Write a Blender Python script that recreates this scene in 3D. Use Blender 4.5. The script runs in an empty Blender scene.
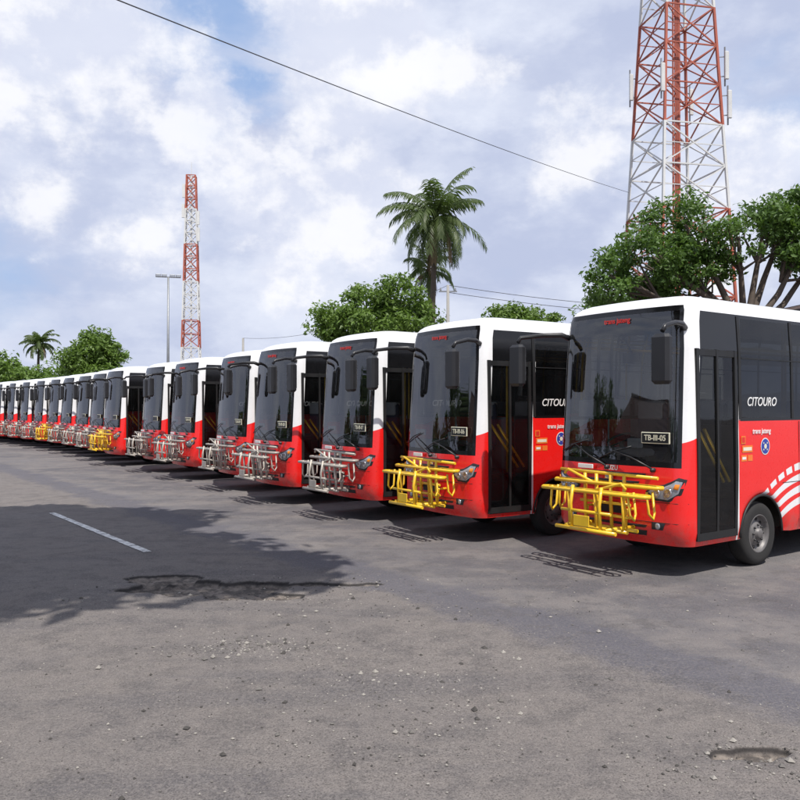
import bpy, math, numpy as np
from mathutils import Vector, Matrix, Euler
R = math.radians
H = 1.93
rng = np.random.default_rng(7)
scene = bpy.context.scene
COL = scene.collection

# ------------------------------------------------------------ helpers
class MB:
    def __init__(s): s.v=[]; s.f=[]; s.m=[]; s.sm=[]
    def add(s, vs, fs, mat=0, smooth=False):
        o=len(s.v); s.v.extend([tuple(map(float,p)) for p in vs])
        for f in fs: s.f.append(tuple(o+i for i in f)); s.m.append(mat); s.sm.append(smooth)
    def beam(s,p0,p1,w,h=None,mat=0,up=(0,0,1)):
        h=w if h is None else h
        p0=Vector(p0);p1=Vector(p1);d=(p1-p0).normalized();u=Vector(up)
        if abs(d.dot(u))>.98: u=Vector((0,1,0)) if abs(d.y)<.9 else Vector((1,0,0))
        a=d.cross(u).normalized();b=a.cross(d).normalized()
        vs=[]
        for p in (p0,p1):
            for i,j in((-1,-1),(1,-1),(1,1),(-1,1)): vs.append(p+a*(w/2*i)+b*(h/2*j))
        s.add(vs,[(0,1,2,3),(7,6,5,4),(0,4,5,1),(1,5,6,2),(2,6,7,3),(3,7,4,0)],mat)
    def box(s,lo,hi,mat=0,bev=0.0):
        x0,y0,z0=lo;x1,y1,z1=hi
        if bev<=0:
            vs=[(x0,y0,z0),(x1,y0,z0),(x1,y1,z0),(x0,y1,z0),(x0,y0,z1),(x1,y0,z1),(x1,y1,z1),(x0,y1,z1)]
            s.add(vs,[(3,2,1,0),(4,5,6,7),(0,1,5,4),(1,2,6,5),(2,3,7,6),(3,0,4,7)],mat)
        else:
            b=bev
            def ring(e,z): 
                c=b
                return [(x0+e+c,y0+e,z),(x1-e-c,y0+e,z),(x1-e,y0+e+c,z),(x1-e,y1-e-c,z),(x1-e-c,y1-e,z),(x0+e+c,y1-e,z),(x0+e,y1-e-c,z),(x0+e,y0+e+c,z)]
            vs=ring(b*.7,z0)+ring(0,z0+b)+ring(0,z1-b)+ring(b*.7,z1)
            fs=[tuple(range(7,-1,-1)),tuple(range(24,32))]
            for k in range(3):
                for i in range(8):
                    j=(i+1)%8; fs.append((k*8+i,k*8+j,k*8+8+j,k*8+8+i))
            s.add(vs,fs,mat)
    def tube(s,pts,rs,n=8,mat=0,cap=True):
        pts=[Vector(p) for p in pts]
        if not hasattr(rs,'__len__'): rs=[rs]*len(pts)
        vs=[];prev=None
        for k,p in enumerate(pts):
            d=(pts[min(k+1,len(pts)-1)]-pts[max(k-1,0)]).normalized()
            if prev is None:
                u=Vector((0,0,1)) if abs(d.z)<.9 else Vector((1,0,0))
                a=d.cross(u).normalized()
            else:
                a=(prev-d*prev.dot(d)); a=a.normalized() if a.length>1e-5 else d.orthogonal().normalized()
            prev=a;b=d.cross(a)
            for i in range(n):
                t=2*math.pi*i/n; vs.append(p+(a*math.cos(t)+b*math.sin(t))*rs[k])
        fs=[]
        for k in range(len(pts)-1):
            for i in range(n):
                j=(i+1)%n; fs.append((k*n+i,k*n+j,(k+1)*n+j,(k+1)*n+i))
        s.add(vs,fs,mat,True)
        if cap:
            o=len(s.v)-len(vs)
            s.f.append(tuple(o+i for i in range(n-1,-1,-1)));s.m.append(mat);s.sm.append(False)
            s.f.append(tuple(o+(len(pts)-1)*n+i for i in range(n)));s.m.append(mat);s.sm.append(False)
    def lathe(s,c,axis,prof,n=28,mat=0):
        ax=Vector(axis).normalized();a=ax.orthogonal().normalized();b=ax.cross(a);c=Vector(c);vs=[]
        for r,o in prof:
            for i in range(n):
                t=2*math.pi*i/n; vs.append(c+ax*o+(a*math.cos(t)+b*math.sin(t))*r)
        fs=[]
        for k in range(len(prof)-1):
            for i in range(n):
                j=(i+1)%n; fs.append((k*n+i,k*n+j,(k+1)*n+j,(k+1)*n+i))
        s.add(vs,fs,mat,True)
    def mesh(s,name,mats):
        me=bpy.data.meshes.new(name);me.from_pydata(s.v,[],s.f)
        for m in mats: me.materials.append(m)
        me.polygons.foreach_set('material_index',s.m)
        me.polygons.foreach_set('use_smooth',s.sm)
        me.update();return me
def obj(name,data,parent=None,loc=(0,0,0),rot=(0,0,0)):
    o=bpy.data.objects.new(name,data);COL.objects.link(o);o.location=loc;o.rotation_euler=rot
    if parent: o.parent=parent
    return o

# ------------------------------------------------------------ materials
class NT:
    def __init__(s,name):
        s.mat=bpy.data.materials.new(name);s.mat.use_nodes=True;s.t=s.mat.node_tree;s.t.nodes.clear()
        s.out=s.n('ShaderNodeOutputMaterial')
    def n(s,typ,**kw):
        x=s.t.nodes.new(typ)
        for k,v in kw.items(): setattr(x,k,v)
        return x
    def l(s,a,b): s.t.links.new(a,b)
    def val(s,sock,v):
        if hasattr(v,'is_linked') or isinstance(v,bpy.types.NodeSocket): s.l(v,sock)
        else: sock.default_value=v
    def math(s,op,a,b=None,c=None,clamp=False):
        x=s.n('ShaderNodeMath',operation=op,use_clamp=clamp);s.val(x.inputs[0],a)
        if b is not None: s.val(x.inputs[1],b)
        if c is not None: s.val(x.inputs[2],c)
        return x.outputs[0]
    def mix(s,f,a,b,mode='MIX'):
        x=s.n('ShaderNodeMix',data_type='RGBA',blend_type=mode)
        s.val(x.inputs[0],f)
        s.val(x.inputs[6],a if not isinstance(a,tuple) else (*a[:3],1));s.val(x.inputs[7],b if not isinstance(b,tuple) else (*b[:3],1))
        return x.outputs[2]
    def noise(s,vec,scale,detail=4,rough=.55):
        x=s.n('ShaderNodeTexNoise');x.inputs['Scale'].default_value=scale;x.inputs['Detail'].default_value=detail;x.inputs['Roughness'].default_value=rough
        if vec is not None: s.l(vec,x.inputs['Vector'])
        return x.outputs['Fac']
    def ss(s,x,a,b,lo=0.,hi=1.):
        m=s.n('ShaderNodeMapRange',interpolation_type='SMOOTHSTEP');s.val(m.inputs[0],x)
        m.inputs[1].default_value=a;m.inputs[2].default_value=b;m.inputs[3].default_value=lo;m.inputs[4].default_value=hi
        return m.outputs[0]
    def objco(s): return s.n('ShaderNodeTexCoord').outputs['Object']
    def sep(s,v):
        x=s.n('ShaderNodeSeparateXYZ');s.l(v,x.inputs[0]);return x.outputs
    def bsdf(s,col,rough=.5,metal=0.,coat=0.,bump=None,bstr=.3,bdist=.01,spec=None):
        b=s.n('ShaderNodeBsdfPrincipled')
        s.val(b.inputs['Base Color'],col if not isinstance(col,tuple) else (*col[:3],1))
        s.val(b.inputs['Roughness'],rough);b.inputs['Metallic'].default_value=metal
        b.inputs['Coat Weight'].default_value=coat;b.inputs['Coat Roughness'].default_value=.05
        if spec is not None: b.inputs['Specular IOR Level'].default_value=spec
        if bump is not None:
            k=s.n('ShaderNodeBump');k.inputs['Strength'].default_value=bstr;k.inputs['Distance'].default_value=bdist
            s.l(bump,k.inputs['Height']);s.l(k.outputs[0],b.inputs['Normal'])
        s.l(b.outputs[0],s.out.inputs[0]);return b
def simple(name,col,rough=.5,metal=0.,coat=0.,var=.12,scale=6.):
    t=NT(name);f=t.noise(t.objco(),scale,4)
    c2=tuple(c*(1-var*1.5) for c in col);c1=tuple(min(1,c*(1+var)) for c in col)
    t.bsdf(t.mix(f,c2,c1),t.ss(f,.3,.7,rough*.85,min(1,rough*1.15)),metal,coat);return t.mat

def paint_mat():
    t=NT('bus_paint');co=t.objco();x,y,z=t.sep(co)[:3]
    def gt(a,b): return t.math('GREATER_THAN',a,b)
    def lt(a,b): return t.math('LESS_THAN',a,b)
    mul=lambda a,b:t.math('MULTIPLY',a,b)
    mx=lambda a,b:t.math('MAXIMUM',a,b)
    slope=t.math('ADD',z,t.math('MULTIPLY',y,-.35))
    w1=mul(gt(slope,1.42),lt(y,1.13)); w1=mul(w1,gt(z,1.25))
    w2=gt(z,1.715)
    white=mx(w1,w2)
    strip=mul(mul(gt(y,1.105),lt(y,1.14)),gt(z,.3)); white=mx(white,strip)
    side=gt(t.math('ABSOLUTE',x),.93)
    dy=t.math('SUBTRACT',y,2.75);dz=t.math('ADD',z,.62)
    r=t.math('SQRT',t.math('ADD',mul(dy,dy),mul(mul(dz,dz),1.15)))
    ang=t.ss(y,1.1,3.2)
    ph=t.math('FRACT',t.math('DIVIDE',t.math('SUBTRACT',r,1.40),.15))
    ring=lt(ph,t.math('ADD',.36,t.math('MULTIPLY',ang,.35)))
    ring=mul(ring,mul(gt(r,1.40),lt(r,2.0)))
    ring=mul(mul(ring,side),mul(gt(y,1.14),lt(y,4.6)))
    aa=t.math('ARCTAN2',dz,dy)
    dash=gt(t.math('FRACT',t.math('MULTIPLY',aa,9.)),.3)
    outer=gt(r,1.84); keep=mx(t.math('SUBTRACT',1.,outer),dash)
    ring=mul(ring,keep); white=mx(white,ring)
    n=t.noise(co,3.,5); 
    red=t.mix(n,(.78,.012,.010),(.90,.018,.015)); wh=t.mix(n,(.78,.78,.78),(.88,.88,.88))
    col=t.mix(white,red,wh)
    dirt=mul(t.ss(z,.75,.35),t.ss(t.noise(co,5.,6,.7),.35,.75)); col=t.mix(mul(dirt,.55),col,(.16,.13,.11))
    sp=mul(t.ss(t.noise(co,60.,3,.7),.66,.74),t.ss(z,1.1,.4)); col=t.mix(mul(sp,.4),col,(.2,.17,.14))
    t.bsdf(col,t.ss(t.noise(co,14.,4),.3,.8,.25,.42),0,.6); return t.mat
def glass_mat(name,tint,ior,dust=.03):
    t=NT(name);tr=t.n('ShaderNodeBsdfTransparent');tr.inputs[0].default_value=(*tint,1)
    gl=t.n('ShaderNodeBsdfGlossy');gl.inputs['Roughness'].default_value=.015
    bp=t.n('ShaderNodeBump');bp.inputs['Strength'].default_value=.06;bp.inputs['Distance'].default_value=.05
    t.l(t.noise(t.objco(),1.3,1),bp.inputs['Height']);t.l(bp.outputs[0],gl.inputs['Normal'])
    fr=t.n('ShaderNodeFresnel');fr.inputs[0].default_value=ior
    m=t.n('ShaderNodeMixShader');t.l(fr.outputs[0],m.inputs[0]);t.l(tr.outputs[0],m.inputs[1]);t.l(gl.outputs[0],m.inputs[2])
    df=t.n('ShaderNodeBsdfDiffuse');df.inputs[0].default_value=(.35,.36,.38,1)
    m2=t.n('ShaderNodeMixShader');t.l(t.ss(t.noise(t.objco(),2.5,4),.3,.8,dust*.4,dust*1.5),m2.inputs[0])
    t.l(m.outputs[0],m2.inputs[1]);t.l(df.outputs[0],m2.inputs[2]);t.l(m2.outputs[0],t.out.inputs[0]);return t.mat
M={}
M['paint']=paint_mat()
M['wglass']=glass_mat('windscreen_glass',(.62,.65,.66),2.05,.015)
M['sglass']=glass_mat('tinted_glass',(.16,.17,.18),1.5,.01)
M['dglass']=glass_mat('door_glass',(.68,.71,.72),1.45,.01)
M['frit']=simple('black_frit',(.008,.008,.009),.12)
M['rubber']=simple('black_rubber',(.012,.012,.012),.55)
M['plastic']=simple('black_plastic',(.02,.02,.022),.4)
M['tyre']=simple('tyre_rubber',(.022,.021,.02),.85,var=.3)
M['rim']=simple('wheel_rim',(.17,.16,.155),.5,.3,var=.3)
M['floor']=simple('cabin_floor',(.05,.05,.055),.7)
M['seat']=simple('seat_fabric',(.05,.055,.09),.9)
M['seatc']=simple('seat_cover',(.5,.49,.47),.9)
M['yel']=simple('yellow_steel',(.80,.50,.02),.4,coat=.3,scale=12)
M['sil']=simple('aluminium_steel',(.46,.42,.37),.5,.35,scale=12,var=.25)
M['chrome']=simple('headlamp_reflector',(.6,.6,.62),.15,.9)
M['lens']=simple('headlamp_lens',(.35,.37,.40),.08,.3,1.)
M['amber']=simple('amber_lens',(.8,.25,.02),.2)
M['wht']=simple('white_decal',(.78,.78,.76),.4)
M['cream']=simple('number_plate_cream',(.75,.72,.55),.5)
M['blk']=simple('black_decal',(.01,.01,.01),.4)
M['redd']=simple('red_decal',(.7,.03,.02),.5)
M['orange']=simple('orange_decal',(.85,.20,.03),.5)
M['blue']=simple('blue_decal',(.03,.06,.35),.4)
M['under']=simple('underbody',(.012,.011,.010),.9)
M['panel']=simple('cabin_lining',(.28,.28,.29),.7)

# ------------------------------------------------------------ bus
INZ=[.35,.5,1.2,2.5,2.92,2.98,3.03,3.07,3.10,3.12]
INS=[.03,.0,.0,.02,.05,.07,.10,.15,.22,.32]
FZ=[.35,.5,1.0,1.2,2.8,2.98,3.03,3.07,3.10,3.12]
FV=[.07,.0,.0,.02,.12,.16,.2,.26,.34,.46]
LB=7.3
def ins(z): return float(np.interp(z,INZ,INS))
def fro(z): return float(np.interp(z,FZ,FV))
def fcurve(x):
    ax=abs(x)
    if ax<=.75: return .06*(ax/.75)**2
    t=math.asin(min(1,(ax-.75)/.25)); return .26-.2*math.cos(t)
def surf(x,y,z):
    f=fro(z); return (x*(1-ins(z)), f+y*(LB-2*f)/LB, z)
WH=(1.62,5.45);AR=.46
def build_outline():
    half=[(x,fcurve(x),'F') for x in (0,.15,.3,.45,.6,.75)]
    for d in (15,30,42,52,65,78,90):
        t=R(d);half.append((.75+.25*math.sin(t),.26-.2*math.cos(t),'F' if d<=42 else 'P'))
    ys=[.30,.34,.5,.7,.9,1.06,1.10,1.14]
    for c in WH: ys+=list(np.linspace(c-AR,c+AR,19))
    ys+=[2.3,2.6,3,3.4,3.8,4.2,4.6,4.85,6.1,6.5,6.9]
    ys=sorted(set(round(float(q),4) for q in ys))
    for q in ys: half.append((1.,q,'S'))
    for d in (90,70,50,30,10):
        t=R(d);half.append((.8+.2*math.sin(t),LB-.2+.2*math.cos(t),'R'))
    half+=[(.5,LB,'R'),(.2,LB,'R')]
    other=[(-x,y,k) for x,y,k in half[1:]][::-1]
    return half+other
def build_body():
    O=build_outline();n=len(O)
    rows=[.35,.4,.5,.62,.75,.88,1.0,1.1,1.2,1.26,1.4,1.5,1.6,1.7,1.74,1.95,2.2,2.45,2.5,2.56,2.7,2.8,2.88,2.92,2.98,3.03,3.07,3.10,3.12]
    V=[]
    for z in rows:
        for x,y,k in O:
            zz=z
            if k=='S' and z<1.0:
                for c in WH:
                    if abs(y-c)<=AR+1e-3:
                        zb=max(.35,.37+math.sqrt(max(0,AR*AR-(y-c)**2)));zz=zb+(z-.35)/.65*(1.0-zb)
            p=surf(x,y,z);V.append((p[0],p[1],zz))
    b0=len(V)
    for s,zz in ((.75,3.145),(.45,3.16),(.15,3.165)):
        for x,y,k in O:
            p=surf(x,y,3.12);V.append((p[0]*s,LB/2+(p[1]-LB/2)*(1-(1-s)*.25),zz))
    out={'paint':MB(),'wglass':MB(),'frit':MB(),'sglass':MB(),'dglass':MB()}
    for m in out.values(): m.v=list(V)
    def put(m,f): out[m].f.append(f);out[m].m.append(0);out[m].sm.append(True)
    nr=len(rows)
    for r in range(nr-1):
        z0,z1=rows[r],rows[r+1];zc=(z0+z1)/2
        for i in range(n):
            j=(i+1)%n;a,b=O[i],O[j];xc=(a[0]+b[0])/2;yc=(a[1]+b[1])/2
            f=(r*n+i,r*n+j,(r+1)*n+j,(r+1)*n+i)
            m='paint'
            front=a[2]=='F' and b[2]=='F' and yc<1
            side=(a[2] in 'SP' and b[2] in 'SP' and yc>.3)
            if front and 1.2<zc<2.98:
                axc=abs(xc)
                m='frit' if (axc>.885 or zc<1.26 or zc>2.92) else 'wglass'
            elif side and xc>0 and .30<yc<1.10 and .4<zc<2.5: m='dglass'
            elif side and xc>0 and .30<yc<1.14 and 2.5<zc<2.92: m='frit'
            elif side and 1.14<yc<6.9 and 1.7<zc<2.92 and xc>0: m='sglass' if 1.74<zc<2.88 else 'frit'
            elif side and .30<yc<6.9 and 1.7<zc<2.92 and xc<0: m='sglass' if 1.74<zc<2.88 else 'frit'
            elif a[2]=='R' and b[2]=='R' and abs(xc)<.9 and 1.74<zc<2.88: m='sglass'
            put(m,f)
    off=(nr-1)*n
    seq=[off]+[b0+k*n for k in range(3)]
    for k in range(3):
        for i in range(n):
            j=(i+1)%n;put('paint',(seq[k]+i,seq[k]+j,seq[k+1]+j,seq[k+1]+i))
    put('paint',tuple(seq[3]+i for i in range(n)))
    res={}
    nm={'paint':'body','wglass':'windscreen','frit':'glazing_border','sglass':'side_windows','dglass':'door_glass'}
    for k,m in out.items():
        used=sorted(set(i for f in m.f for i in f));mp={u:i for i,u in enumerate(used)}
        m.v=[m.v[u] for u in used];m.f=[tuple(mp[i] for i in f) for f in m.f]
        res[nm[k]]=m.mesh('bus_'+nm[k],[M[k]])
    return res
def P(x,z,o=0.):
    p=surf(x,fcurve(x),z);return (p[0],p[1]-o,p[2])
def front_patch(mb,poly,o,mat):
    cx=sum(p[0] for p in poly)/len(poly);cz=sum(p[1] for p in poly)/len(poly)
    K=4;n=len(poly);vs=[P(cx,cz,o+.012)];fs=[]
    for k in range(1,K+1):
        s=k/K
        for x,z in poly:
            vs.append(P(cx+(x-cx)*s,cz+(z-cz)*s,o+.012*(1-s**3)))
    for i in range(n):
        j=(i+1)%n;fs.append((0,1+i,1+j))
        for k in range(K-1): fs.append((1+k*n+i,1+(k+1)*n+i,1+(k+1)*n+j,1+k*n+j))
    mb.add(vs,fs,mat,True)
def build_parts():
    parts={}
    m=MB();mats=[M['plastic'],M['chrome'],M['lens'],M['amber'],M['wht'],M['redd'],M['cream']]
    for s in (-1,1):
        bez=[(s*.50,.93),(s*.62,.84),(s*.80,.83),(s*.93,.92),(s*.97,1.08),(s*.90,1.10),(s*.74,1.02),(s*.58,.99)]
        front_patch(m,bez,.006,0)
        len_=[(s*.54,.93),(s*.63,.865),(s*.79,.855),(s*.905,.93),(s*.94,1.055),(s*.88,1.065),(s*.74,.995),(s*.60,.97)]
        front_patch(m,len_,.014,2)
        for cx,cz,r in((s*.66,.92,.045),(s*.80,.935,.052)):
            p=P(cx,cz,.03);m.lathe(p,(0,-1,0),[(r,-.005),(r,.004),(r*.8,.008),(r*.4,.002),(0.001,.0)],16,1)
        front_patch(m,[(s*.86,.98),(s*.91,.97),(s*.925,1.03),(s*.88,1.03)],.03,3)
        front_patch(m,[(s*.58,.52),(s*.72,.52),(s*.75,.60),(s*.58,.60)],.004,0)
        p=P(s*.66,.56,.012);m.lathe(p,(0,-1,0),[(.035,0),(.035,.006),(.02,.01),(.001,.008)],14,2)
    for z0,z1,w in((1.075,1.125,.48),(1.00,1.035,.40),(.44,.50,.5),(.53,.56,.5)):
        q=[(-w,z0),(-w/3,z0),(w/3,z0),(w,z0),(w+.02,z1),(w/3,z1),(-w/3,z1),(-w-.02,z1)]
        front_patch(m,q,.003,0)
    m.box((-.06,-.035,1.04),(.06,-.018,1.11),1,.006)
    m.box((-.50,-.03,1.14),(-.26,-.012,1.19),4,.004)
    m.box((-.22,-.03,.66),(.22,-.01,.78),0,.004)
    for bx,tx,tz in((-.05,-.62,1.42),(.6,.05,1.36)):
        m.tube([P(bx,1.18,.03),P((bx+tx)/2,1.3,.06),P(tx,tz,.035)],[.012,.009,.006],6,0)
        m.tube([P(tx-.25,tz-.10,.022),P(tx,tz,.03),P(tx+.25,tz+.06,.022)],.008,5,0)
        m.lathe(P(bx,1.17,0),(0,-1,0),[(.025,0),(.025,.05),(.001,.06)],10,0)
    parts['front_lamps_and_trim']=m.mesh('bus_front_trim',mats)
    m=MB()
    for z,w in((.82,.98),(.60,.98)):
        pts=[P(x,z,.0015) for x in np.linspace(-w,w,21)]
        m.tube(pts,.003,4,0)
    for s in(-1,1):
        for y in (2.5,3.4,4.4,6.2): m.beam((s*1.0,y,.38),(s*1.0,y,1.69),.006,.004,0,up=(1,0,0))
        m.beam((s*1.001,2.1,.95),(s*1.001,4.9,.95),.006,.005,0)
        xs=lambda z:s*(1-ins(z)+.002)
        for y in ((1.17,2.35,3.6,4.85,6.05) if s>0 else (.9,1.17,2.35,3.6,4.85,6.05)):
            m.beam((xs(1.72),y,1.72),(xs(2.5),y,2.5),.05,.014,0,up=(1,0,0));m.beam((xs(2.5),y,2.5),(xs(2.9),y,2.9),.05,.014,0,up=(1,0,0))
        m.beam((xs(2.42),1.2,2.42),(xs(2.42),6.85,2.42),.02,.012,0)
    xd=lambda z:1-ins(z)+.004
    for y,w in((.325,.05),(.70,.035),(1.075,.05)):
        m.beam((xd(.42),y,.42),(xd(1.2),y,1.2),w,.03,0,up=(1,0,0));m.beam((xd(1.2),y,1.2),(xd(2.5),y,2.5),w,.03,0,up=(1,0,0))
    for z,h in((.45,.08),(2.46,.07)):
        m.beam((xd(z)-.002,.30,z),(xd(z)-.002,1.10,z),.026,h,0)
    for s in(-1,1):
        for c in WH:
            m.tube([(s*1.0,c+AR*math.cos(t),max(.36,.37+AR*math.sin(t))) for t in np.linspace(0,math.pi,22)],.016,6,0)
    parts['door_frame_and_seals']=m.mesh('bus_seals',[M['rubber']])
    m=MB()
    def mirror(s,ox,oy,zt):
        root=surf(s*.93,.12,2.72)
        tip=(s*ox,oy,zt+.03)
        m.tube([root,(root[0]+s*.03,root[1]-.10,2.76),((root[0]+tip[0])/2+s*.02,(root[1]+oy)/2,2.76),(tip[0],tip[1]+.05,zt+.09),tip],[.034,.032,.028,.026,.026],8,0)
        m.box((s*ox-.12,oy-.07,zt-.52),(s*ox+.12,oy+.05,zt),0,.035)
        m.box((s*ox-.09,oy+.05,zt-.45),(s*ox+.09,oy+.055,zt-.04),1)
    mirror(1,1.0,-.32,2.62);mirror(-1,1.30,-.30,2.64)
    parts['mirrors']=m.mesh('bus_mirrors',[M['plastic'],M['chrome']])
    m=MB()
    for s in(-1,1):
        for c in WH:
            ce=(s*.86,c,.375)
            m.lathe(ce,(s,0,0),[(.22,-.12),(.35,-.11),(.37,-.08),(.375,0),(.37,.07),(.35,.105),(.29,.115),(.225,.105)],36,0)
            m.lathe(ce,(s,0,0),[(.225,.105),(.215,.11),(.20,.07),(.185,.045),(.15,.04),(.12,.075),(.09,.085),(.06,.085),(.06,.12),(.04,.13),(.001,.13)],28,1)
            for k in range(8):
                t=k*math.pi/4;cc=(ce[0]+s*.085,ce[1]+.10*math.cos(t),ce[2]+.10*math.sin(t))
                m.lathe(cc,(s,0,0),[(.012,0),(.012,.02),(.001,.022)],6,2)
            for k in range(10):
                t=k*math.pi/5+.15;cc=(ce[0]+s*.050,ce[1]+.165*math.cos(t),ce[2]+.165*math.sin(t))
                m.lathe(cc,(s,0,0),[(.018,0),(.018,.003),(.001,.003)],8,0)
    parts['wheels']=m.mesh('bus_wheels',[M['tyre'],M['rim'],M['plastic']])
    m=MB();mats=[M['under'],M['floor'],M['seat'],M['seatc'],M['yel'],M['plastic'],M['redd'],M['wht'],M['panel']]
    m.box((-.72,.3,.36),(.72,7.1,.80),0)
    m.box((-.95,1.15,.86),(.95,7.0,.90),1);m.box((-.95,.3,.86),(.25,1.15,.90),1)
    m.box((.25,.35,.45),(.97,1.13,.49),1);m.box((.25,.35,.49),(.5,1.13,.70),1)
    m.box((-.90,.22,.9),(.35,.55,1.30),5,.06);m.box((-.86,.20,1.29),(.30,.48,1.38),8,.03)
    m.box((.35,.24,.9),(.85,.34,1.22),5,.03)
    m.box((-.80,.30,2.70),(.80,.42,2.93),5,.02)
    m.box((-.5,.285,2.74),(.5,.298,2.88),0)
    c=Vector((-.45,.72,1.42));ax=Vector((0,-.5,.86)).normalized();a=ax.orthogonal().normalized();b=ax.cross(a)
    m.tube([c+(a*math.cos(t)+b*math.sin(t))*.22 for t in np.linspace(0,2*math.pi,25)],.016,6,5,False)
    m.tube([c,c-ax*.35],.03,8,5);m.beam(c-a*.21,c+a*.21,.03,.02,5)
    def seat(x,y,w=.42,mt=2,cov=True):
        m.box((x-w/2,y,1.18),(x+w/2,y+.42,1.30),mt,.03);m.box((x-w/2,y+.38,1.25),(x+w/2,y+.48,1.92),mt,.03)
        m.box((x-.03,y+.1,.9),(x+.03,y+.3,1.18),5)
        if cov: m.box((x-w/2+.02,y+.37,1.70),(x+w/2-.02,y+.49,1.94),3,.02)
    seat(-.45,.95,.46)
    for k in range(6):
        y=1.9+k*.82
        for x in(-.68,-.24): seat(x,y)
        if k>0: seat(.68,y)
    m.box((-.92,1.5,.9),(-.1,1.53,1.7),8)
    m.box((.36,1.18,.9),(.92,1.21,1.65),5)
    for p in((.30,1.2),(-.1,1.55),(.42,3.2),(-.02,3.9),(.42,5.0)): m.tube([(p[0],p[1],.9),(p[0],p[1],2.98)],.018,8,4)
    m.tube([(.42,1.2,2.6),(.42,6.8,2.6)],.016,8,4);m.tube([(-.1,1.2,2.6),(-.1,6.8,2.6)],.016,8,4)
    for y0 in(.38,.50): m.tube([(.955,y0,1.62),(.955,y0+.50,1.02)],.020,8,4)
    m.tube([(.955,.82,.6),(.955,.82,2.2)],.010,8,5)
    m.box((-.78,.16,1.39),(-.30,.30,1.60),6,.02);m.box((-.70,.145,1.45),(-.42,.158,1.53),7)
    m.box((.05,.24,1.39),(.22,.34,1.50),7,.01)
    m.tube([P(0,2.7,-.12),(0,.40,2.5)],.01,6,5);m.box((-.14,.38,2.38),(.14,.41,2.50),5,.01)
    parts['cabin']=m.mesh('bus_cabin',mats)
    m=MB();mats=[M['wht'],M['orange'],M['blue'],M['redd'],M['cream'],M['blk']]
    def rect(y0,y1,z0,z1,mt,o=.003): m.add([(1+o,y0,z0),(1+o,y1,z0),(1+o,y1,z1),(1+o,y0,z1)],[(0,1,2,3)],mt)
    def disc(y,z,r,mt,o,n=24): m.add([(1+o,y+r*math.cos(2*math.pi*i/n),z+r*math.sin(2*math.pi*i/n)) for i in range(n)],[tuple(range(n))],mt)
    disc(1.70,1.40,.10,0,.003);disc(1.70,1.40,.088,2,.005);disc(1.70,1.40,.030,4,.007)
    for k in range(4):
        t=k*math.pi/2+.78;disc(1.70+.055*math.cos(t),1.40+.055*math.sin(t),.011,4,.007,8)
    rect(1.20,1.42,1.34,1.42,1);rect(1.22,1.40,1.36,1.40,4,.005)
    rect(1.18,1.27,1.44,1.53,1);rect(1.195,1.255,1.455,1.515,3,.005)
    rect(1.18,1.30,1.24,1.31,1);rect(1.32,1.42,1.24,1.31,1);rect(1.2,1.28,1.26,1.29,0,.005)
    p=P(.62,1.52,.01);m.box((p[0]-.2,p[1]-.02,1.46),(p[0]+.2,p[1]-.006,1.585),4,.004)
    m.box((p[0]-.185,p[1]-.0235,1.47),(p[0]+.185,p[1]-.0205,1.575),5)
    parts['decals']=m.mesh('bus_decals',mats)
    return parts
def build_rack(mat,name):
    m=MB();T=lambda pts,r=.017:m.tube(pts,r,7,0)
    for u in(-.26,.34):
        T([(u,.02,.52),(u,-.50,.52)],.024);T([(u,.02,.72),(u,-.12,.72),(u,-.14,.5)],.02)
    for v,z in((-.12,.50),(-.30,.50),(-.50,.50)): T([(-.42,v,z),(.50,v,z)],.022)
    for u in(-.26,-.08,.14,.34):
        T([(u,-.14,.48),(u,-.16,.80),(u,-.16,1.10)],.022)
    for u in(-.18,.26): T([(u,-.48,.50),(u,-.50,.78),(u,-.46,.98)],.02)
    for v0,v1,z in((-.10,-.22,1.00),(-.33,-.45,.92)):
        L=-.70;Rr=.84
        T([(L,v0,z),(Rr,v0,z),(Rr+.04,(v0+v1)/2,z),(Rr,v1,z),(L,v1,z),(L-.04,(v0+v1)/2,z),(L,v0,z)],.021)
        for u in(-.62,-.4,-.1,.14,.45,.68): T([(u,v0,z),(u,v1,z)],.014)
    T([(-.68,-.14,1.12),(.80,-.14,1.10)],.019)
    for u,v,s in((-.62,-.16,1),(.70,-.16,-1),(-.54,-.39,1),(.62,-.39,-1)):
        T([(u,v-.05,.95),(u-s*.03,v-.05,.72),(u-s*.05,v,.66),(u-s*.03,v+.05,.72),(u,v+.05,.95)],.015)
    T([(-.05,-.18,.98),(-.50,-.20,1.13),(-.56,-.20,1.08)],.016);T([(.05,-.42,.92),(.52,-.43,1.04),(.58,-.42,.98)],.016)
    for u in(-.38,.04,.45): T([(u,-.30,.50),(u,-.33,.92)],.018)
    for z in(.64,.78): T([(-.34,-.15,z),(.42,-.15,z)],.018)
    T([(-.34,-.49,.70),(.42,-.49,.70)],.018)
    m.box((-.10,-.545,.54),(.14,-.53,.66),0,.004)
    return m.mesh(name,[mat])
body=build_body();parts=build_parts()
racks={'y':build_rack(M['yel'],'bus_bike_rack_yellow'),'s':build_rack(M['sil'],'bus_bike_rack_silver')}
def textmesh(s,size,mat,shear=0.,extr=.001):
    c=bpy.data.curves.new('lettering','FONT');c.body=s;c.size=size;c.extrude=extr;c.shear=shear;c.align_x='CENTER';c.align_y='CENTER'
    c.offset=.0015
    c.materials.append(mat);return c
t_model=textmesh('CITOURO',.145,M['wht'],.25);t_op=textmesh('trans jateng',.085,M['wht'],.1);t_top=textmesh('trans jateng',.085,M['redd'])
t_front=textmesh('ISUZU',.075,M['wht'])
dvec=Vector((-.592,.806));vvec=Vector((.806,.592))
SX,SZ=.92,1.03
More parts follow.
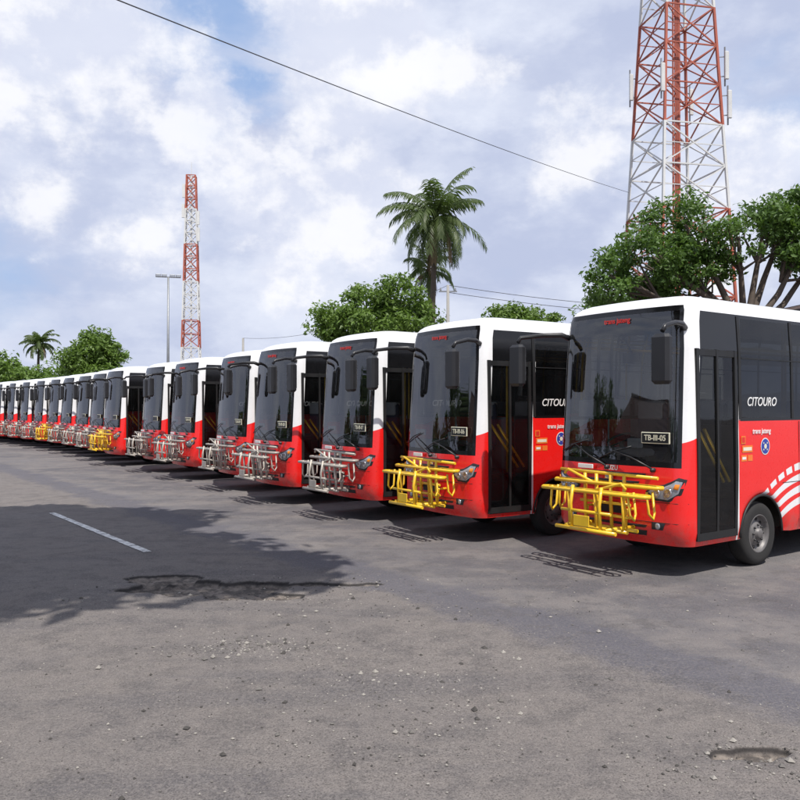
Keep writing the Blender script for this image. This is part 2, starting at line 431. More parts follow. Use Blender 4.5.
def left_edge(c,rot):
    return min(400+800*(c.x+SX*x*math.cos(rot)-y*math.sin(rot))/(c.y+SX*x*math.sin(rot)+y*math.cos(rot)) for x,y,_ in build_outline() if y<1)
buses=[(0,563,'y',-54.0),(3.12,407,'y',-56.8),(5.7,321,'s',-55.0),(8.45,253,'s',-54.4),(11.2,216,'s',-54.8),(14.5,170,'s',-53.6),(17.3,141,'s',-54.2),(20.7,103,'y',-53.2),
(23.3,89,'s',-54),(25.8,75,'s',-53.5),(28.3,60,'s',-54),(30.8,47,'y',-53.4),(33.3,33,'s',-53.9),(35.8,19,'s',-53.7),(38.3,6,'s',-54),(40.8,-7,'y',-53.5),(43.3,-18,'s',-53.7),(45.8,-28,'s',-54),(48.3,-38,'s',-53.5)]
for i,(s,px,rk,rd) in enumerate(buses):
    rot=R(rd);base=Vector((2.54,9.43))+dvec*s
    lo,hi=-3.,4.
    for _ in range(30):
        e=(lo+hi)/2
        if left_edge(base+vvec*e,rot)<px: lo=e
        else: hi=e
    if i==0: base=Vector((2.54,9.43))+dvec*.075
    c=base+vvec*(0 if i==0 else e)
    b=obj('bus',None,None,(c.x,c.y,0),(0,0,rot));b.empty_display_size=.5;b.scale=(.955 if i==0 else SX,1,SZ)
    for k,me in list(body.items())+list(parts.items()): obj(k,me,b)
    obj('bike_rack',racks[rk],b)
    if i<6:
        obj('side_lettering',t_model,b,(1.0-ins(1.9)+.005,1.64,1.92),(R(90),0,R(90)))
        obj('operator_lettering',t_op,b,(1.004,1.62,1.58),(R(90),0,R(90)))
        p=P(0,2.86,.012);obj('roof_lettering',t_top,b,(0,p[1],2.86),(R(90)-.06,0,0))
        p=P(0,1.23,.012);obj('nose_lettering',t_front,b,(.0,p[1],1.165),(R(90),0,0))
        p=P(.62,1.52,.036);obj('fleet_number',textmesh('TB-III-%02d'%(5+i),.085,M['cream']),b,(p[0],p[1],1.522),(R(90),0,0))

# ------------------------------------------------------------ trees
def leafmat(name,c1,c2,sc=1.2):
    t=NT(name);co=t.objco();n=t.noise(co,sc,3);g=t.n('ShaderNodeNewGeometry')
    f=t.math('ADD',t.math('MULTIPLY',n,.7),t.math('MULTIPLY',g.outputs['Random Per Island'],.35),clamp=True)
    col=t.mix(f,c1,c2)
    d=t.n('ShaderNodeBsdfPrincipled');t.l(col,d.inputs['Base Color']);d.inputs['Roughness'].default_value=.5
    tr=t.n('ShaderNodeBsdfTranslucent');t.l(t.mix(.5,col,(.16,.28,.03)),tr.inputs[0])
    m=t.n('ShaderNodeMixShader');m.inputs[0].default_value=.35;t.l(d.outputs[0],m.inputs[1]);t.l(tr.outputs[0],m.inputs[2]);t.l(m.outputs[0],t.out.inputs[0]);return t.mat
LF=leafmat('leaf_green',(.035,.080,.018),(.13,.23,.040))
LF2=leafmat('leaf_bright',(.06,.12,.022),(.18,.28,.045))
LFD=leafmat('leaf_dark',(.022,.05,.015),(.075,.135,.03))
BARK=simple('bark',(.11,.085,.065),.9,var=.4,scale=9)
PF=leafmat('palm_frond_green',(.04,.065,.022),(.11,.15,.045),.6)
PD=simple('dead_frond',(.20,.14,.08),.9)
def tree(name,x,y,blobs,nclump,per,leaf,seed,tr=.2,cr=.55,mat=LF,trunk_top=None,lean=(0,0),nbranch=30,flat=.75):
    g=np.random.default_rng(seed);m=MB()
    C=[];wts=np.array([b[3]*b[4]*b[5] for b in blobs])**.75;wts/=wts.sum()
    for k in range(nclump):
        b=blobs[g.choice(len(blobs),p=wts)]
        d=g.normal(size=3);d/=np.linalg.norm(d);rad=g.uniform(.25,1)**.45
        c=np.array(b[:3])+d*rad*np.array(b[3:6]);C.append(c)
    C=np.array(C)
    zt=trunk_top or min(b[2]-b[5]*.5 for b in blobs)
    top=np.array([lean[0],lean[1],zt])
    m.tube([(0,0,-.1),(lean[0]*.3+.05,lean[1]*.3,zt*.4),tuple(top)],[tr*1.25,tr,tr*.75],10,1)
    for b in blobs:
        bc=np.array(b[:3]);mid=top*.5+bc*.5+g.normal(size=3)*.2;mid[2]-=.15*b[5]
        m.tube([tuple(top-[0,0,.1]),tuple(mid),tuple(bc)],[tr*.6,tr*.42,tr*.22],7,1,False)
    for k in g.choice(nclump,min(nbranch,nclump),replace=False):
        c=C[k];bi=np.argmin([np.linalg.norm((c-np.array(b[:3]))) for b in blobs]);bc=np.array(blobs[bi][:3])
        st=top*.35+bc*.65;mid=(st+c)/2+g.normal(size=3)*.15
        m.tube([tuple(st),tuple(mid),tuple(c)],[tr*.24,tr*.14,tr*.05],5,1,False)
    N=nclump*per
    cc=np.repeat(C,per,0);rr=np.repeat(g.uniform(.6,1.35,nclump)*cr,per)
    d=g.normal(size=(N,3));d/=np.linalg.norm(d,axis=1)[:,None]
    pos=cc+d*(rr*g.uniform(0,1,N)**.4)[:,None]*np.array([1,1,flat])
    nrm=d*.6+g.normal(size=(N,3))*.6+np.array([0,0,.5]);nrm/=np.linalg.norm(nrm,axis=1)[:,None]
    a=np.cross(nrm,g.normal(size=(N,3)));a/=np.linalg.norm(a,axis=1)[:,None];b=np.cross(nrm,a)
    L=(leaf*g.uniform(.6,1.3,N))[:,None];W=L*.42
    droop=np.array([0,0,-1])*L*.15
    vs=np.stack([pos-a*L,pos+b*W-a*L*.1,pos+a*L+droop,pos-b*W-a*L*.1],1).reshape(-1,3)
    o=len(m.v);m.v.extend(map(tuple,vs.tolist()))
    idx=(np.arange(N)*4+o);m.f.extend(zip(idx.tolist(),(idx+1).tolist(),(idx+2).tolist(),(idx+3).tolist()))
    m.m.extend([0]*N);m.sm.extend([False]*N)
    return obj(name,m.mesh(name,[mat,BARK]),None,(x,y,0))
def palm(x,y,Ht,fl,seed,nf=30,lean=(.3,.1),name='palm_tree',tr=.17,lw=.035,nl=34,spread=100):
    g=np.random.default_rng(seed);m=MB()
    pts=[(lean[0]*t*t,lean[1]*t,Ht*t) for t in np.linspace(0,1,14)]
    m.tube(pts,[tr*(1.35-.6*t)+(.012 if i%2 else 0) for i,t in enumerate(np.linspace(0,1,14))],10,1)
    top=Vector(pts[-1])
    for k in range(nf):
        az=k*2.39996+g.uniform(-.3,.3);age=(k+.5)/nf
        el=R(80)-age*R(spread)+g.uniform(-.18,.18)
        ln=fl*g.uniform(.78,1.1)*(1-.15*(age>.85));dead=age>.88
        h=Vector((math.cos(az),math.sin(az),0));p=top.copy()+Vector((0,0,-.25*age));ang=el;P_=[p.copy()];K=14
        cv=g.uniform(.8,1.4)
        for i in range(K):
            d=h*math.cos(ang)+Vector((0,0,1))*math.sin(ang);p=p+d*(ln/K);P_.append(p.copy())
            ang-=cv*(R(3.6)+R(3.2)*age)*(1+.8*i/K) if ang>-R(85) else 0
        m.tube(P_,[.045*(1-.85*i/K) for i in range(K+1)],5,2 if dead else 0,False)
        sd=Vector((-math.sin(az),math.cos(az),0));hang=g.uniform(.4,1.1)
        for j in range(nl):
            t=.12+.88*j/nl;i=min(K-1,int(t*K));q=P_[i].lerp(P_[i+1],t*K-i);ax=(P_[i+1]-P_[i]).normalized()
            ll=fl*.24*math.sin(math.pi*min(1,.2+.72*t))**.7*g.uniform(.7,1.15)
            for s in(-1,1):
                if g.random()<.06: continue
                dr=(sd*s*.75+ax*.65+Vector((0,0,-hang*(.4+.6*age)+g.uniform(-.2,.2)))).normalized()
                w=ax*lw;mid=q+dr*ll*.5;end=q+dr*ll*.95+Vector((0,0,-ll*.28))
                m.add([q-w*.6,q+w*.6,mid+w,end,mid-w],[(0,1,2,4),(4,2,3)],2 if dead else 0)
    for k in range(9):
        t=k*.7;c=top+Vector((.28*math.cos(t),.28*math.sin(t),-.35-.1*(k%3)))
        m.lathe(c,(0,0,1),[(.001,-.14),(.09,-.1),(.12,0),(.09,.1),(.001,.14)],8,0)
    return obj(name,m.mesh(name,[PF,BARK,PD]),None,(x,y,0))
def W(px,py,D): return ((px-400)/800*D, D, H+(406-py)*D/800)
D=27;x0=W(745,0,D)[0]
def bl(px,py,rx,ry,D,xc,dy=0):
    p=W(px,py,D);return (p[0]-xc,dy,p[2],rx,rx*.9,ry)
tree('broadleaf_tree',x0,D,[bl(652,256,1.6,1.0,D,x0),bl(606,278,.9,.55,D,x0,-.5),bl(690,222,1.5,1.0,D,x0,.4),bl(690,266,1.6,.9,D,x0,.6),bl(735,238,1.0,.75,D,x0,-.3),bl(765,224,1.0,.75,D,x0,0),
  bl(795,214,1.2,.9,D,x0,.5),bl(840,230,2.2,1.9,D,x0,.5),bl(800,252,1.0,.5,D,x0,0),bl(640,290,1.6,.4,D,x0,1.2)],270,105,.10,3,.24,.50,LF,trunk_top=4.3,nbranch=90)
D=46;x0=W(370,0,D)[0]
tree('broadleaf_tree',x0,D,[bl(340,322,1.7,1.2,D,x0),bl(366,301,1.5,1.0,D,x0,.5),bl(402,301,1.8,1.4,D,x0),bl(417,323,1.5,1.1,D,x0,-.5),bl(372,330,2.7,1.3,D,x0,-.6)],200,85,.14,5,.22,.62,LF2,nbranch=30)
D=52;x0=W(520,0,D)[0]
tree('broadleaf_tree',x0,D,[bl(505,318,1.6,.7,D,x0),bl(535,320,1.7,.7,D,x0,.5),bl(520,330,2.7,1.1,D,x0)],120,70,.15,8,.2,.6,LF2,nbranch=10)
D=38;x0=W(620,0,D)[0]
tree('broadleaf_tree',x0,D,[bl(605,316,1.4,.8,D,x0),bl(650,312,1.8,1.0,D,x0,.5)],90,70,.13,9,.2,.6,LF,nbranch=10)
D=75;x0=W(92,0,D)[0]
tree('broadleaf_tree',x0,D,[bl(92,352,2.4,1.7,D,x0),bl(78,362,1.8,1.2,D,x0),bl(108,357,1.6,1.6,D,x0,.5),bl(94,338,1.3,1.0,D,x0),bl(92,372,2.7,1.2,D,x0)],170,70,.2,12,.3,.75,LF2,nbranch=10)
D=95;x0=W(20,0,D)[0]
tree('distant_trees',x0,D,[bl(5,374,4,1.7,D,x0),bl(50,378,3.5,1.2,D,x0),bl(-30,370,5,3,D,x0),bl(25,380,5,1.5,D,x0),bl(130,388,6,1.0,D,x0),bl(-70,372,5,3,D,x0)],260,60,.3,13,.3,1.1,LF2,nbranch=6)
x,y,z=W(436,216,50);palm(x-.3,y,z,3.9,4,44,(.3,.1),lw=.05,spread=132)
x,y,z=W(430,268,54);palm(x+.2,y,z,2.6,14,18,(-.3,.1),lw=.04)
x,y,z=W(37,343,100);palm(x,y,z,2.9,6,22,(.2,.1),lw=.09,nl=20)
# shade tree beside the camera (casts the big pool of shade), off to the left
g_=[(-3.4,5.9,10.6),(-6.5,5.2,10.4),(-1.9,5.0,10.2),(-.8,4.5,9.9),(-5.0,8.0,10.9),(-8.2,7.2,10.8),(-2.9,7.3,11.0),(-4.2,4.3,10.4),(-7.2,3.6,10.4),(-6.2,6.4,10.6),
(-2.7,2.9,10.4),(-4.8,2.4,10.4),(-6.8,1.7,10.5)]
sx,sy=-8.3,1.8
tree('shade_tree',sx,sy,[(a-sx,b-sy,c,1.6,1.4,.9) for a,b,c in g_]+[(-.1-sx,3.9-sy,9.8,.8,.6,.5),(-1.5-sx,-2.25-sy,10.0,.8,.4,.5)],380,80,.26,21,.38,.8,LF,trunk_top=5.5,lean=(1.2,.9),nbranch=50)
bl_=[(rng.uniform(-2,2),float(yy),rng.uniform(2.0,5.0),2.6,2.4,2.2) for yy in np.linspace(-24,24,12)]
tree('tree_row',-40,2,bl_,260,55,.32,31,.3,1.1,LFD,trunk_top=2.2,nbranch=5)

# ------------------------------------------------------------ towers, poles, cables
TR=simple('tower_red',(.40,.10,.06),.6,var=.25,scale=1.5);TW=simple('tower_white',(.62,.62,.60),.6,var=.15,scale=1.5)
GALV=simple('galvanised_steel',(.28,.29,.30),.5,.5);CONC=simple('concrete_pole',(.30,.29,.27),.9);CAB=simple('cable_black',(.05,.05,.055),.7)
def lattice(name,x,y,Ht,w0,w1,panel,th,band,sub=True,ph=0):
    m=MB()
    def hw(z): return (w0+(w1-w0)*min(1,z/Ht))/2
    z=0;lv=[0]
    while z<Ht-.3:
        z+=panel*(.55+.45*hw(z)/hw(0));lv.append(min(z,Ht))
    cs=[(-1,-1),(1,-1),(1,1),(-1,1)]
    for a,b in zip(lv[:-1],lv[1:]):
        mt=(int(((a+b)/2)//band)+ph)%2
        A=[(sx*hw(a),sy*hw(a),a) for sx,sy in cs];B=[(sx*hw(b),sy*hw(b),b) for sx,sy in cs]
        for i in range(4):
            j=(i+1)%4
            m.beam(A[i],B[i],th*1.5,None,mt);m.beam(A[i],B[j],th*.75,None,mt);m.beam(A[j],B[i],th*.75,None,mt);m.beam(B[i],B[j],th*.8,None,mt)
            if sub:
                c=[(A[i][k]+A[j][k]+B[i][k]+B[j][k])/4 for k in range(3)]
                e=[(A[i][k]+B[i][k])/2 for k in range(3)];f=[(A[j][k]+B[j][k])/2 for k in range(3)]
                m.beam(e,c,th*.5,None,mt);m.beam(f,c,th*.5,None,mt)
        m.beam(B[0],B[2],th*.5,None,mt)
    return m,hw
x,_,_=W(677,0,50)
m,hw=lattice('telecom_tower',x,50,46,5.7,1.3,2.9,.095,6.6,ph=1)
for dx in(-.22,.22): m.beam((dx,0,0),(dx,0,45.5),.08,None,0)
for z in np.arange(.5,45.5,.55): m.beam((-.22,0,z),(.22,0,z),.05,None,0)
for dx in(-.12,-.04,.05,.13): m.beam((dx,-.06,0),(dx,-.06,44),.055,None,0)
for sx,sy,z in((-1,-1,21.5),(1,-1,22.6),(1,1,21.8),(-1,1,22.4),(1,-1,20.2)):
    h=hw(z);c=(sx*(h+.35),sy*(h+.15),z)
    m.beam((c[0],c[1],z-1.2),(c[0],c[1],z+1.2),.07,None,2);m.box((c[0]-.13,c[1]-.26,z-.85),(c[0]+.13,c[1]-.12,z+.85),3,.03)
    m.beam((sx*h,sy*h,z-.6),(c[0],c[1],z-.6),.05,None,2);m.beam((sx*h,sy*h,z+.6),(c[0],c[1],z+.6),.05,None,2)
obj('telecom_tower',m.mesh('telecom_tower',[TR,TW,GALV,TW,CAB]),None,(x,50,0),(0,0,R(12)))
x,_,z=W(191,175,120)
m,hw=lattice('telecom_tower',x,120,z,3.0,1.3,2.2,.13,5.2,sub=False)
for zz,s in((30,1),(31,-1),(27.5,1),(34,-1)): 
    h=hw(zz);m.box((s*(h+.3)-.2,-h-.3,zz-1),(s*(h+.3)+.2,-h,zz+1),1)
m.beam((0,0,z),(0,0,z+2),.08,None,1)
m.beam((0,0,0),(0,0,z),.25,None,1)
obj('telecom_tower',m.mesh('telecom_tower_slim',[TR,TW]),None,(x,120,0),(0,0,R(8)))
x,_,z=W(168,277,70);m=MB()
m.tube([(0,0,0),(0,0,z)],[.16,.08],10,0);m.beam((-.9,0,z),(.9,0,z),.08,None,0)
for dx in(-.85,-.35,.35,.85): m.box((dx-.22,-.35,z-.05),(dx+.22,-.02,z+.2),0,.03);m.box((dx-.18,-.37,z-.02),(dx+.18,-.352,z+.16),1)
obj('floodlight_pole',m.mesh('floodlight_pole',[GALV,M['lens']]),None,(x,70,0),(0,0,.3))
def pole(px,py,D,r=.12,arm=True):
    x,y,z=W(px,py,D);m=MB();m.tube([(0,0,0),(0,0,z)],[r*1.3,r*.8],10,0)
    if arm:
        m.beam((-.5,0,z-.35),(.5,0,z-.35),.07,None,1)
        for dx in(-.4,0,.4): m.lathe((dx,0,z-.3),(0,0,1),[(.05,0),(.06,.06),(.03,.1),(.05,.14),(.001,.18)],8,1)
    obj('utility_pole',m.mesh('utility_pole',[CONC,GALV]),None,(x,y,0));return (x,y,z)
pA=pole(448,285,44,.1);pB=pole(243,338,62,.1,False);pole(268,352,85,.12,False)
m=MB();m.tube([(0,0,0),(0,0,8.6)],[.15,.10],10,0);npole=obj('utility_pole',m.mesh('utility_pole_near',[CONC]),None,(-13.2,2.3,0))
def cable(p,q,sag,r,n=24,name='overhead_cable'):
    p=Vector(p);q=Vector(q);m=MB()
    m.tube([p.lerp(q,t)-Vector((0,0,sag*4*t*(1-t))) for t in np.linspace(0,1,n)],r,5,0);obj(name,m.mesh(name,[CAB]))
e=Vector(W(629,192,50-2.2));a=Vector(W(135,-4,14));dirn=(a-e)
near=a+dirn*.28
cable(e,near,.25,.012)
npole.location=(near.x,near.y,0);npole.scale=(1,1,near.z/8.5)
cable(pA,(30,50,8.3),.8,.016);cable((pA[0],pA[1],pA[2]-.4),(30,48,7.4),.7,.016)
cable(pA,pB,.9,.012)

# ------------------------------------------------------------ building + wall
def tilemat():
    t=NT('roof_tiles');co=t.objco();w=t.n('ShaderNodeTexWave',wave_type='BANDS',bands_direction='X');t.l(co,w.inputs[0]);w.inputs['Scale'].default_value=1.6
    n=t.noise(co,2.5,5);col=t.mix(n,(.045,.032,.03),(.10,.065,.055));t.bsdf(col,.85,bump=w.outputs[1],bstr=.8,bdist=.05);return t.mat
TILE=tilemat();PLS=simple('plaster_wall',(.42,.40,.36),.9,scale=1.5);FAS=simple('fascia_dark',(.035,.03,.03),.6)
def building(loc,rz,bw,bd,eh,rh):
    m=MB()
    m.box((0,0,0),(bw,bd,eh-.25),0)
    ov=.8
    m.add([(-ov,-ov,eh),(bw+ov,-ov,eh),(bw+ov,bd+ov,eh),(-ov,bd+ov,eh),(3.4,bd/2,rh),(bw-3.4,bd/2,rh)],[(0,1,5,4),(1,2,5),(2,3,4,5),(3,0,4),(3,2,1,0)],1)
    m.box((-ov-.03,-ov-.05,eh-.22),(bw+ov+.03,-ov-.01,eh+.03),2);m.box((-ov-.07,-ov,eh-.22),(-ov-.03,bd+ov,eh+.03),2)
    for k in range(int((bw-1)/2.5)):
        x=1+k*2.5;m.box((x,-.04,1.0),(x+1.5,-.004,2.6),3,.01);m.box((x-.08,-.06,.9),(x+1.58,-.042,.99),2)
    m.beam((3.4,bd/2,rh+.05),(bw-3.4,bd/2,rh+.05),.25,.15,1)
    obj('terminal_building',m.mesh('terminal_building',[PLS,TILE,FAS,M['frit']]),None,loc,(0,0,rz))
building((11.6,22.5,0),R(10),16,9,4.55,5.5)
building((-30,-6,0),R(90),16,8,3.6,6.2)
m=MB();p0=Vector((2.54,9.43))+vvec*10.5-dvec*4
for k in range(24):
    a=p0+dvec*(k*3);b=p0+dvec*(k*3+3)
    m.beam((a.x,a.y,.95),(b.x,b.y,.95),.14,1.9,0)
    m.box((a.x-.14,a.y-.14,0),(a.x+.14,a.y+.14,2.05),0,.02)
obj('boundary_wall',m.mesh('boundary_wall',[PLS]))

# ------------------------------------------------------------ ground
def vnoise(x,y,s,seed):
    X=x*s;Y=y*s;xi=np.floor(X).astype(np.int64);yi=np.floor(Y).astype(np.int64);fx=X-xi;fy=Y-yi
    fx=fx*fx*(3-2*fx);fy=fy*fy*(3-2*fy)
    def h(a,b):
        n=(a*374761393+b*668265263+seed*1274126177)&0xffffffff;n=((n^(n>>13))*1274126177)&0xffffffff;return ((n^(n>>16))&0xffff)/65535.
    return (h(xi,yi)*(1-fx)+h(xi+1,yi)*fx)*(1-fy)+(h(xi,yi+1)*(1-fx)+h(xi+1,yi+1)*fx)*fy
def fbm(x,y,s,seed,o=4):
    r=0;a=.5
    for k in range(o): r=r+a*vnoise(x,y,s*2**k,seed+k);a*=.5
    return r/(1-.5**o)-.5
holes=[(-2.05,8.5,.85,.42,.07),(-1.05,8.68,.85,.11,.05),(-2.55,8.9,.45,.25,.04),(-1.5,8.15,.5,.2,.03),(1.93,4.47,.24,.10,.05)]
def holefield(x,y):
    best=np.zeros_like(x);dep=np.zeros_like(x)
    for cx,cy,rx,ry,d in holes:
        nn=fbm(x,y,3.2 if rx>.4 else 8,int(abs(cx*10))+3,4)
        q=1-((x-cx)/rx)**2-((y-cy)/ry)**2+nn*2.2
        near=(((x-cx)/rx)**2+((y-cy)/ry)**2)<3.2
        m=np.clip(q/.35,0,1)*near;m=m*m*(3-2*m)
        best=np.maximum(best,m*min(1,d/.03));dep=np.maximum(dep,m*d)
    return best,dep
gx=[4.0];st=.12
while gx[-1]<6000: gx.append(gx[-1]+st);st*=1.09
gx=np.array(gx);X=np.concatenate([-gx[::-1],np.arange(-3.97,3.97,.035),gx])
gy=[10.2];st=.1
while gy[-1]<6000: gy.append(gy[-1]+st);st*=1.08
by=[3.6];st=.1
while by[-1]>-600: by.append(by[-1]-st);st*=1.15
Y=np.concatenate([np.array(by)[::-1],np.arange(3.63,10.18,.03),np.array(gy)])
GX,GY=np.meshgrid(X,Y);mask,dep=holefield(GX,GY)
fade=np.exp(-((GX/14)**2+((GY-8)/14)**2))
GZ=-dep+mask*fbm(GX,GY,14,5)*.04+fbm(GX,GY,.5,9,3)*.012*fade
GZ-=GZ[(GX**2+(GY)**2)>2000].mean()
rim=np.clip(fbm(GX,GY,9,77),-.3,.3)*.008*fade
GZ=GZ+rim*(mask>0)
nx,ny=len(X),len(Y)
vs=np.stack([GX,GY,GZ],-1).reshape(-1,3)
ii=(np.arange(ny-1)[:,None]*nx+np.arange(nx-1)[None]).reshape(-1)
fs=np.stack([ii,ii+1,ii+nx+1,ii+nx],1)
me=bpy.data.meshes.new('ground');me.from_pydata(vs.tolist(),[],fs.tolist())
at=me.attributes.new('hole','FLOAT','POINT');at.data.foreach_set('value',mask.reshape(-1).astype(np.float32))
me.polygons.foreach_set('use_smooth',[True]*len(me.polygons))
def asphalt():
    t=NT('worn_asphalt');co=t.objco();x,y,z=t.sep(co)[:3]
    big=t.noise(co,.22,4,.6);med=t.noise(co,1.1,6,.65);fine=t.noise(co,38,4,.7);gr=t.noise(co,90,3,.75);mid=t.noise(co,7,5,.7);m3=t.noise(co,2.6,7,.72)
    c=t.mix(t.ss(big,.38,.62),(.098,.094,.104),(.165,.156,.158))
    c=t.mix(t.math('MULTIPLY',t.ss(med,.42,.62),.75),c,(.198,.179,.170))
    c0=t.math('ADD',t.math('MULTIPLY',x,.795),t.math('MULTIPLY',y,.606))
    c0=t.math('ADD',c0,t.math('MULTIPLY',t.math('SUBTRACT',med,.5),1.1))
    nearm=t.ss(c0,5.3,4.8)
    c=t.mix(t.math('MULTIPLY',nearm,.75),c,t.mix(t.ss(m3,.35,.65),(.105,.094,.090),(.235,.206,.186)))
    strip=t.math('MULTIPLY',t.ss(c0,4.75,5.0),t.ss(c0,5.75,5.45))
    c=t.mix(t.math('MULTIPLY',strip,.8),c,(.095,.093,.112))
    st=t.n('ShaderNodeMapping');st.inputs['Rotation'].default_value=(0,0,R(53.7));st.inputs['Scale'].default_value=(.35,2.4,1);t.l(co,st.inputs[0])
    sk=t.noise(st.outputs[0],.8,5,.6);c=t.mix(t.math('MULTIPLY',t.ss(sk,.52,.66),.45),c,(.088,.084,.092))
    c=t.mix(t.math('MULTIPLY',t.ss(m3,.53,.60),.40),c,(.075,.070,.071))
    c=t.mix(t.math('MULTIPLY',t.ss(mid,.55,.70),.40),c,(.075,.069,.067))
    c=t.mix(t.math('MULTIPLY',t.ss(mid,.45,.30),.28),c,(.26,.235,.215))
    c=t.mix(t.math('MULTIPLY',t.ss(fine,.40,.70),t.math('ADD',.30,t.math('MULTIPLY',nearm,.28))),c,(.25,.227,.21))
    c=t.mix(t.math('MULTIPLY',t.ss(gr,.52,.36),t.math('ADD',.40,t.math('MULTIPLY',nearm,.25))),c,(.04,.037,.036))
    c=t.mix(t.math('MULTIPLY',t.ss(gr,.62,.74),.35),c,(.38,.35,.33))
    a=t.n('ShaderNodeAttribute',attribute_name='hole').outputs['Fac']
    hc=t.mix(t.ss(mid,.4,.62),(.06,.05,.043),(.25,.21,.175));c=t.mix(t.math('MULTIPLY',a,.8),c,hc)
    edge=t.math('MULTIPLY',t.ss(a,.02,.3),t.ss(a,.85,.45));c=t.mix(t.math('MULTIPLY',edge,.85),c,(.018,.016,.016))
    hgt=t.math('ADD',t.math('MULTIPLY',fine,.6),t.math('MULTIPLY',gr,.5));hgt=t.math('ADD',hgt,t.math('MULTIPLY',mid,.9))
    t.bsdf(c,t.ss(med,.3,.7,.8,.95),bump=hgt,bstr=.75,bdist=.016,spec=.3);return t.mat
ASPH=asphalt();me.materials.append(ASPH);me.update()
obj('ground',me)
t=NT('worn_road_paint');co=t.objco();n=t.noise(co,9,6,.75);t.bsdf(t.mix(t.ss(n,.47,.62),(.66,.66,.64),(.18,.17,.17)),.8);LM=t.mat
def gp(px,py): D_=H*800/(py-406);return Vector(((px-400)/800*D_,D_))
def marking(a,b,w):
    d=(b-a).normalized();nn=Vector((-d.y,d.x))*w/2;m=MB();K=40
    vs=[]
    for k in range(K+1):
        p=a.lerp(b,k/K);j=1+rng.uniform(-.12,.12)
        for s in(-1,1): 
            q=p+nn*s*j;zz=float(fbm(np.array([q.x]),np.array([q.y]),.5,9,3)[0])*.012*math.exp(-((q.x/14)**2+((q.y-8)/14)**2))
            vs.append((q.x,q.y,zz+.007))
    m.add(vs,[(2*k,2*k+1,2*k+3,2*k+2) for k in range(K)],0);obj('lane_marking',m.mesh('lane_marking',[LM]))
a=gp(52,513);b=gp(148,552);marking(a,b,.11)
d=(a-b);marking(a+d*1.1,a+d*2.0,.11)
m=MB();g=np.random.default_rng(5)
def stone(x,y,r):
    a=g.uniform(.6,1.3,6)*r;t=g.uniform(0,6.28);c,s=math.cos(t),math.sin(t)
    hz=float(holefield(np.array([x]),np.array([y]))[1][0])
    q=[(a[0],0,0),(-a[1],0,0),(0,a[2],0),(0,-a[3],0),(0,0,a[4]*.7),(0,0,-a[5]*.4)]
    vs=[(x+c*px-s*py,y+s*px+c*py,r*.25+pz-hz) for px,py,pz in q]
    m.add(vs,[(0,2,4),(2,1,4),(1,3,4),(3,0,4),(2,0,5),(1,2,5),(3,1,5),(0,3,5)],int(g.integers(0,3)))
cent=[(-1.8,8.2,1.3,.5,300),(1.95,4.4,.35,.18,190),(-1.15,6.4,.40,.16,420),(.1,5.5,.45,.5,380),(-.3,4.9,1.2,.9,260),(-.7,7.6,1.5,.5,180)]
for cx,cy,sx_,sy_,n_ in cent:
    for k in range(n_): stone(cx+g.normal()*sx_,cy+g.normal()*sy_,g.uniform(.004,.012)*(1+1.3*(g.random()<.12)))
for k in range(1800):
    stone(g.uniform(-3.5,4),3.2+g.uniform(0,1)**1.5*6,g.uniform(.003,.009)*(1+1.2*(g.random()<.05)))
obj('gravel',m.mesh('gravel',[simple('stone_grey',(.14,.13,.12),.9),simple('stone_light',(.30,.28,.25),.9),simple('stone_dark',(.06,.055,.05),.9)]))

# ------------------------------------------------------------ light
EL=60
hd=(dvec*.9+vvec*.27).normalized()
tr=Vector((hd.x*math.cos(R(EL)),hd.y*math.cos(R(EL)),-math.sin(R(EL))))
sl=bpy.data.lights.new('sun','SUN');sl.energy=5.0;sl.angle=R(.53);sl.color=(1,.955,.89)
so=obj('sun',sl);so.rotation_euler=tr.to_track_quat('-Z','Y').to_euler();so.location=(0,0,60)
w=bpy.data.worlds.new('World');scene.world=w;w.use_nodes=True;nt=w.node_tree;nt.nodes.clear()
t=NT.__new__(NT);t.t=nt;t.mat=None
out=t.n('ShaderNodeOutputWorld');bg=t.n('ShaderNodeBackground')
sky=t.n('ShaderNodeTexSky',sky_type='NISHITA');sky.sun_disc=False;sky.sun_elevation=R(EL);sky.sun_rotation=math.atan2(-hd.x,-hd.y)
sky.air_density=1.1;sky.dust_density=1.2;sky.ozone_density=1.4
tc=t.n('ShaderNodeTexCoord').outputs['Generated']
def nz(loc,sc,scale,det,ro):
    mp=t.n('ShaderNodeMapping');mp.inputs['Scale'].default_value=sc;mp.inputs['Location'].default_value=loc;t.l(tc,mp.inputs[0])
    return t.noise(mp.outputs[0],scale,det,ro)
n1=nz((3.1,1.7,.4),(1,1,1.9),2.3,9,.56);n1b=nz((3.1,1.7,.47),(1,1,1.9),2.3,9,.56)
n2=nz((3.1,1.7,.4),(1,1,1.9),5.5,8,.6)
n3=nz((.1,.7,.2),(1,1,1.2),6.5,9,.60);n3b=nz((.08,.7,.26),(1,1,1.2),6.5,9,.60)
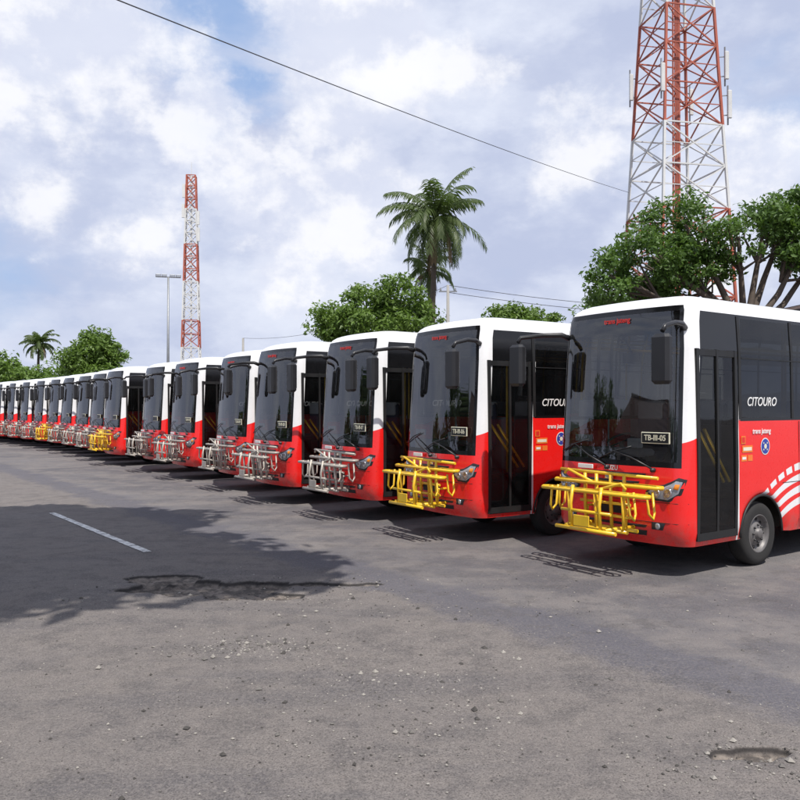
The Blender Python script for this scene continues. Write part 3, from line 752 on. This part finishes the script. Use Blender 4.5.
def skyblob(px,py,r0,r1):
    d=Vector(((px-400)/800,1,(406-py)/800)).normalized()
    v=t.n('ShaderNodeVectorMath',operation='DISTANCE');t.l(tc,v.inputs[0]);v.inputs[1].default_value=d
    dd=t.math('ADD',v.outputs['Value'],t.math('MULTIPLY',t.math('SUBTRACT',n2,.5),-.16))
    return t.ss(dd,r1,r0)
def add(a,b): return t.math('ADD',a,b)
mulp=lambda a,b:t.math('MULTIPLY',a,b)
gap=add(mulp(skyblob(205,30,.03,.17),.28),mulp(skyblob(275,110,.01,.09),.20))
gap=add(gap,mulp(skyblob(775,45,.0,.10),.08));gap=add(gap,mulp(skyblob(610,25,.0,.08),.08))
dens=t.ss(t.math('SUBTRACT',add(n1,.14),gap),.34,.58)
blobs=None
for px,py,r,wt in((345,185,.17,1),(330,130,.11,.9),(205,122,.11,.95),(250,178,.09,.8),(365,50,.20,.95),(50,15,.26,.9),(735,185,.15,.85),(130,245,.14,.7),(560,130,.15,.55),(480,70,.16,.7),(30,190,.16,.6),(300,240,.14,.6)):
    q=mulp(skyblob(px,py,0.,r),wt);blobs=q if blobs is None else t.math('MAXIMUM',blobs,q)
cv=add(mulp(blobs,.42),n3)
cum=t.ss(cv,.62,.80)
shade=t.ss(t.math('SUBTRACT',n3,n3b),-.09,.10)
ccum=t.mix(shade,(7.2,7.6,9.0),(10.0,10.0,10.3))
edge=t.ss(t.math('SUBTRACT',n1,n1b),-.035,.055)
br=add(add(mulp(t.ss(n2,.40,.66),.34),mulp(edge,.26)),mulp(blobs,.30))
ccol=t.mix(t.math('MINIMUM',br,1.),(5.1,5.7,7.6),(8.9,9.3,10.3))
col=t.mix(dens,t.mix(.75,sky.outputs[0],(3.9,5.5,8.8)),ccol)
col=t.mix(mulp(cum,.8),col,ccum)
t.l(col,bg.inputs[0]);bg.inputs[1].default_value=.103;t.l(bg.outputs[0],out.inputs[0])

# ------------------------------------------------------------ camera
cam=bpy.data.cameras.new('camera');cam.lens=36;cam.sensor_width=36;cam.clip_end=10000
co=obj('camera',cam,None,(0,0,H),(R(90)+math.atan(6/800),0,0));scene.camera=co
scene.view_settings.view_transform='Standard';scene.view_settings.look='None';scene.view_settings.exposure=0
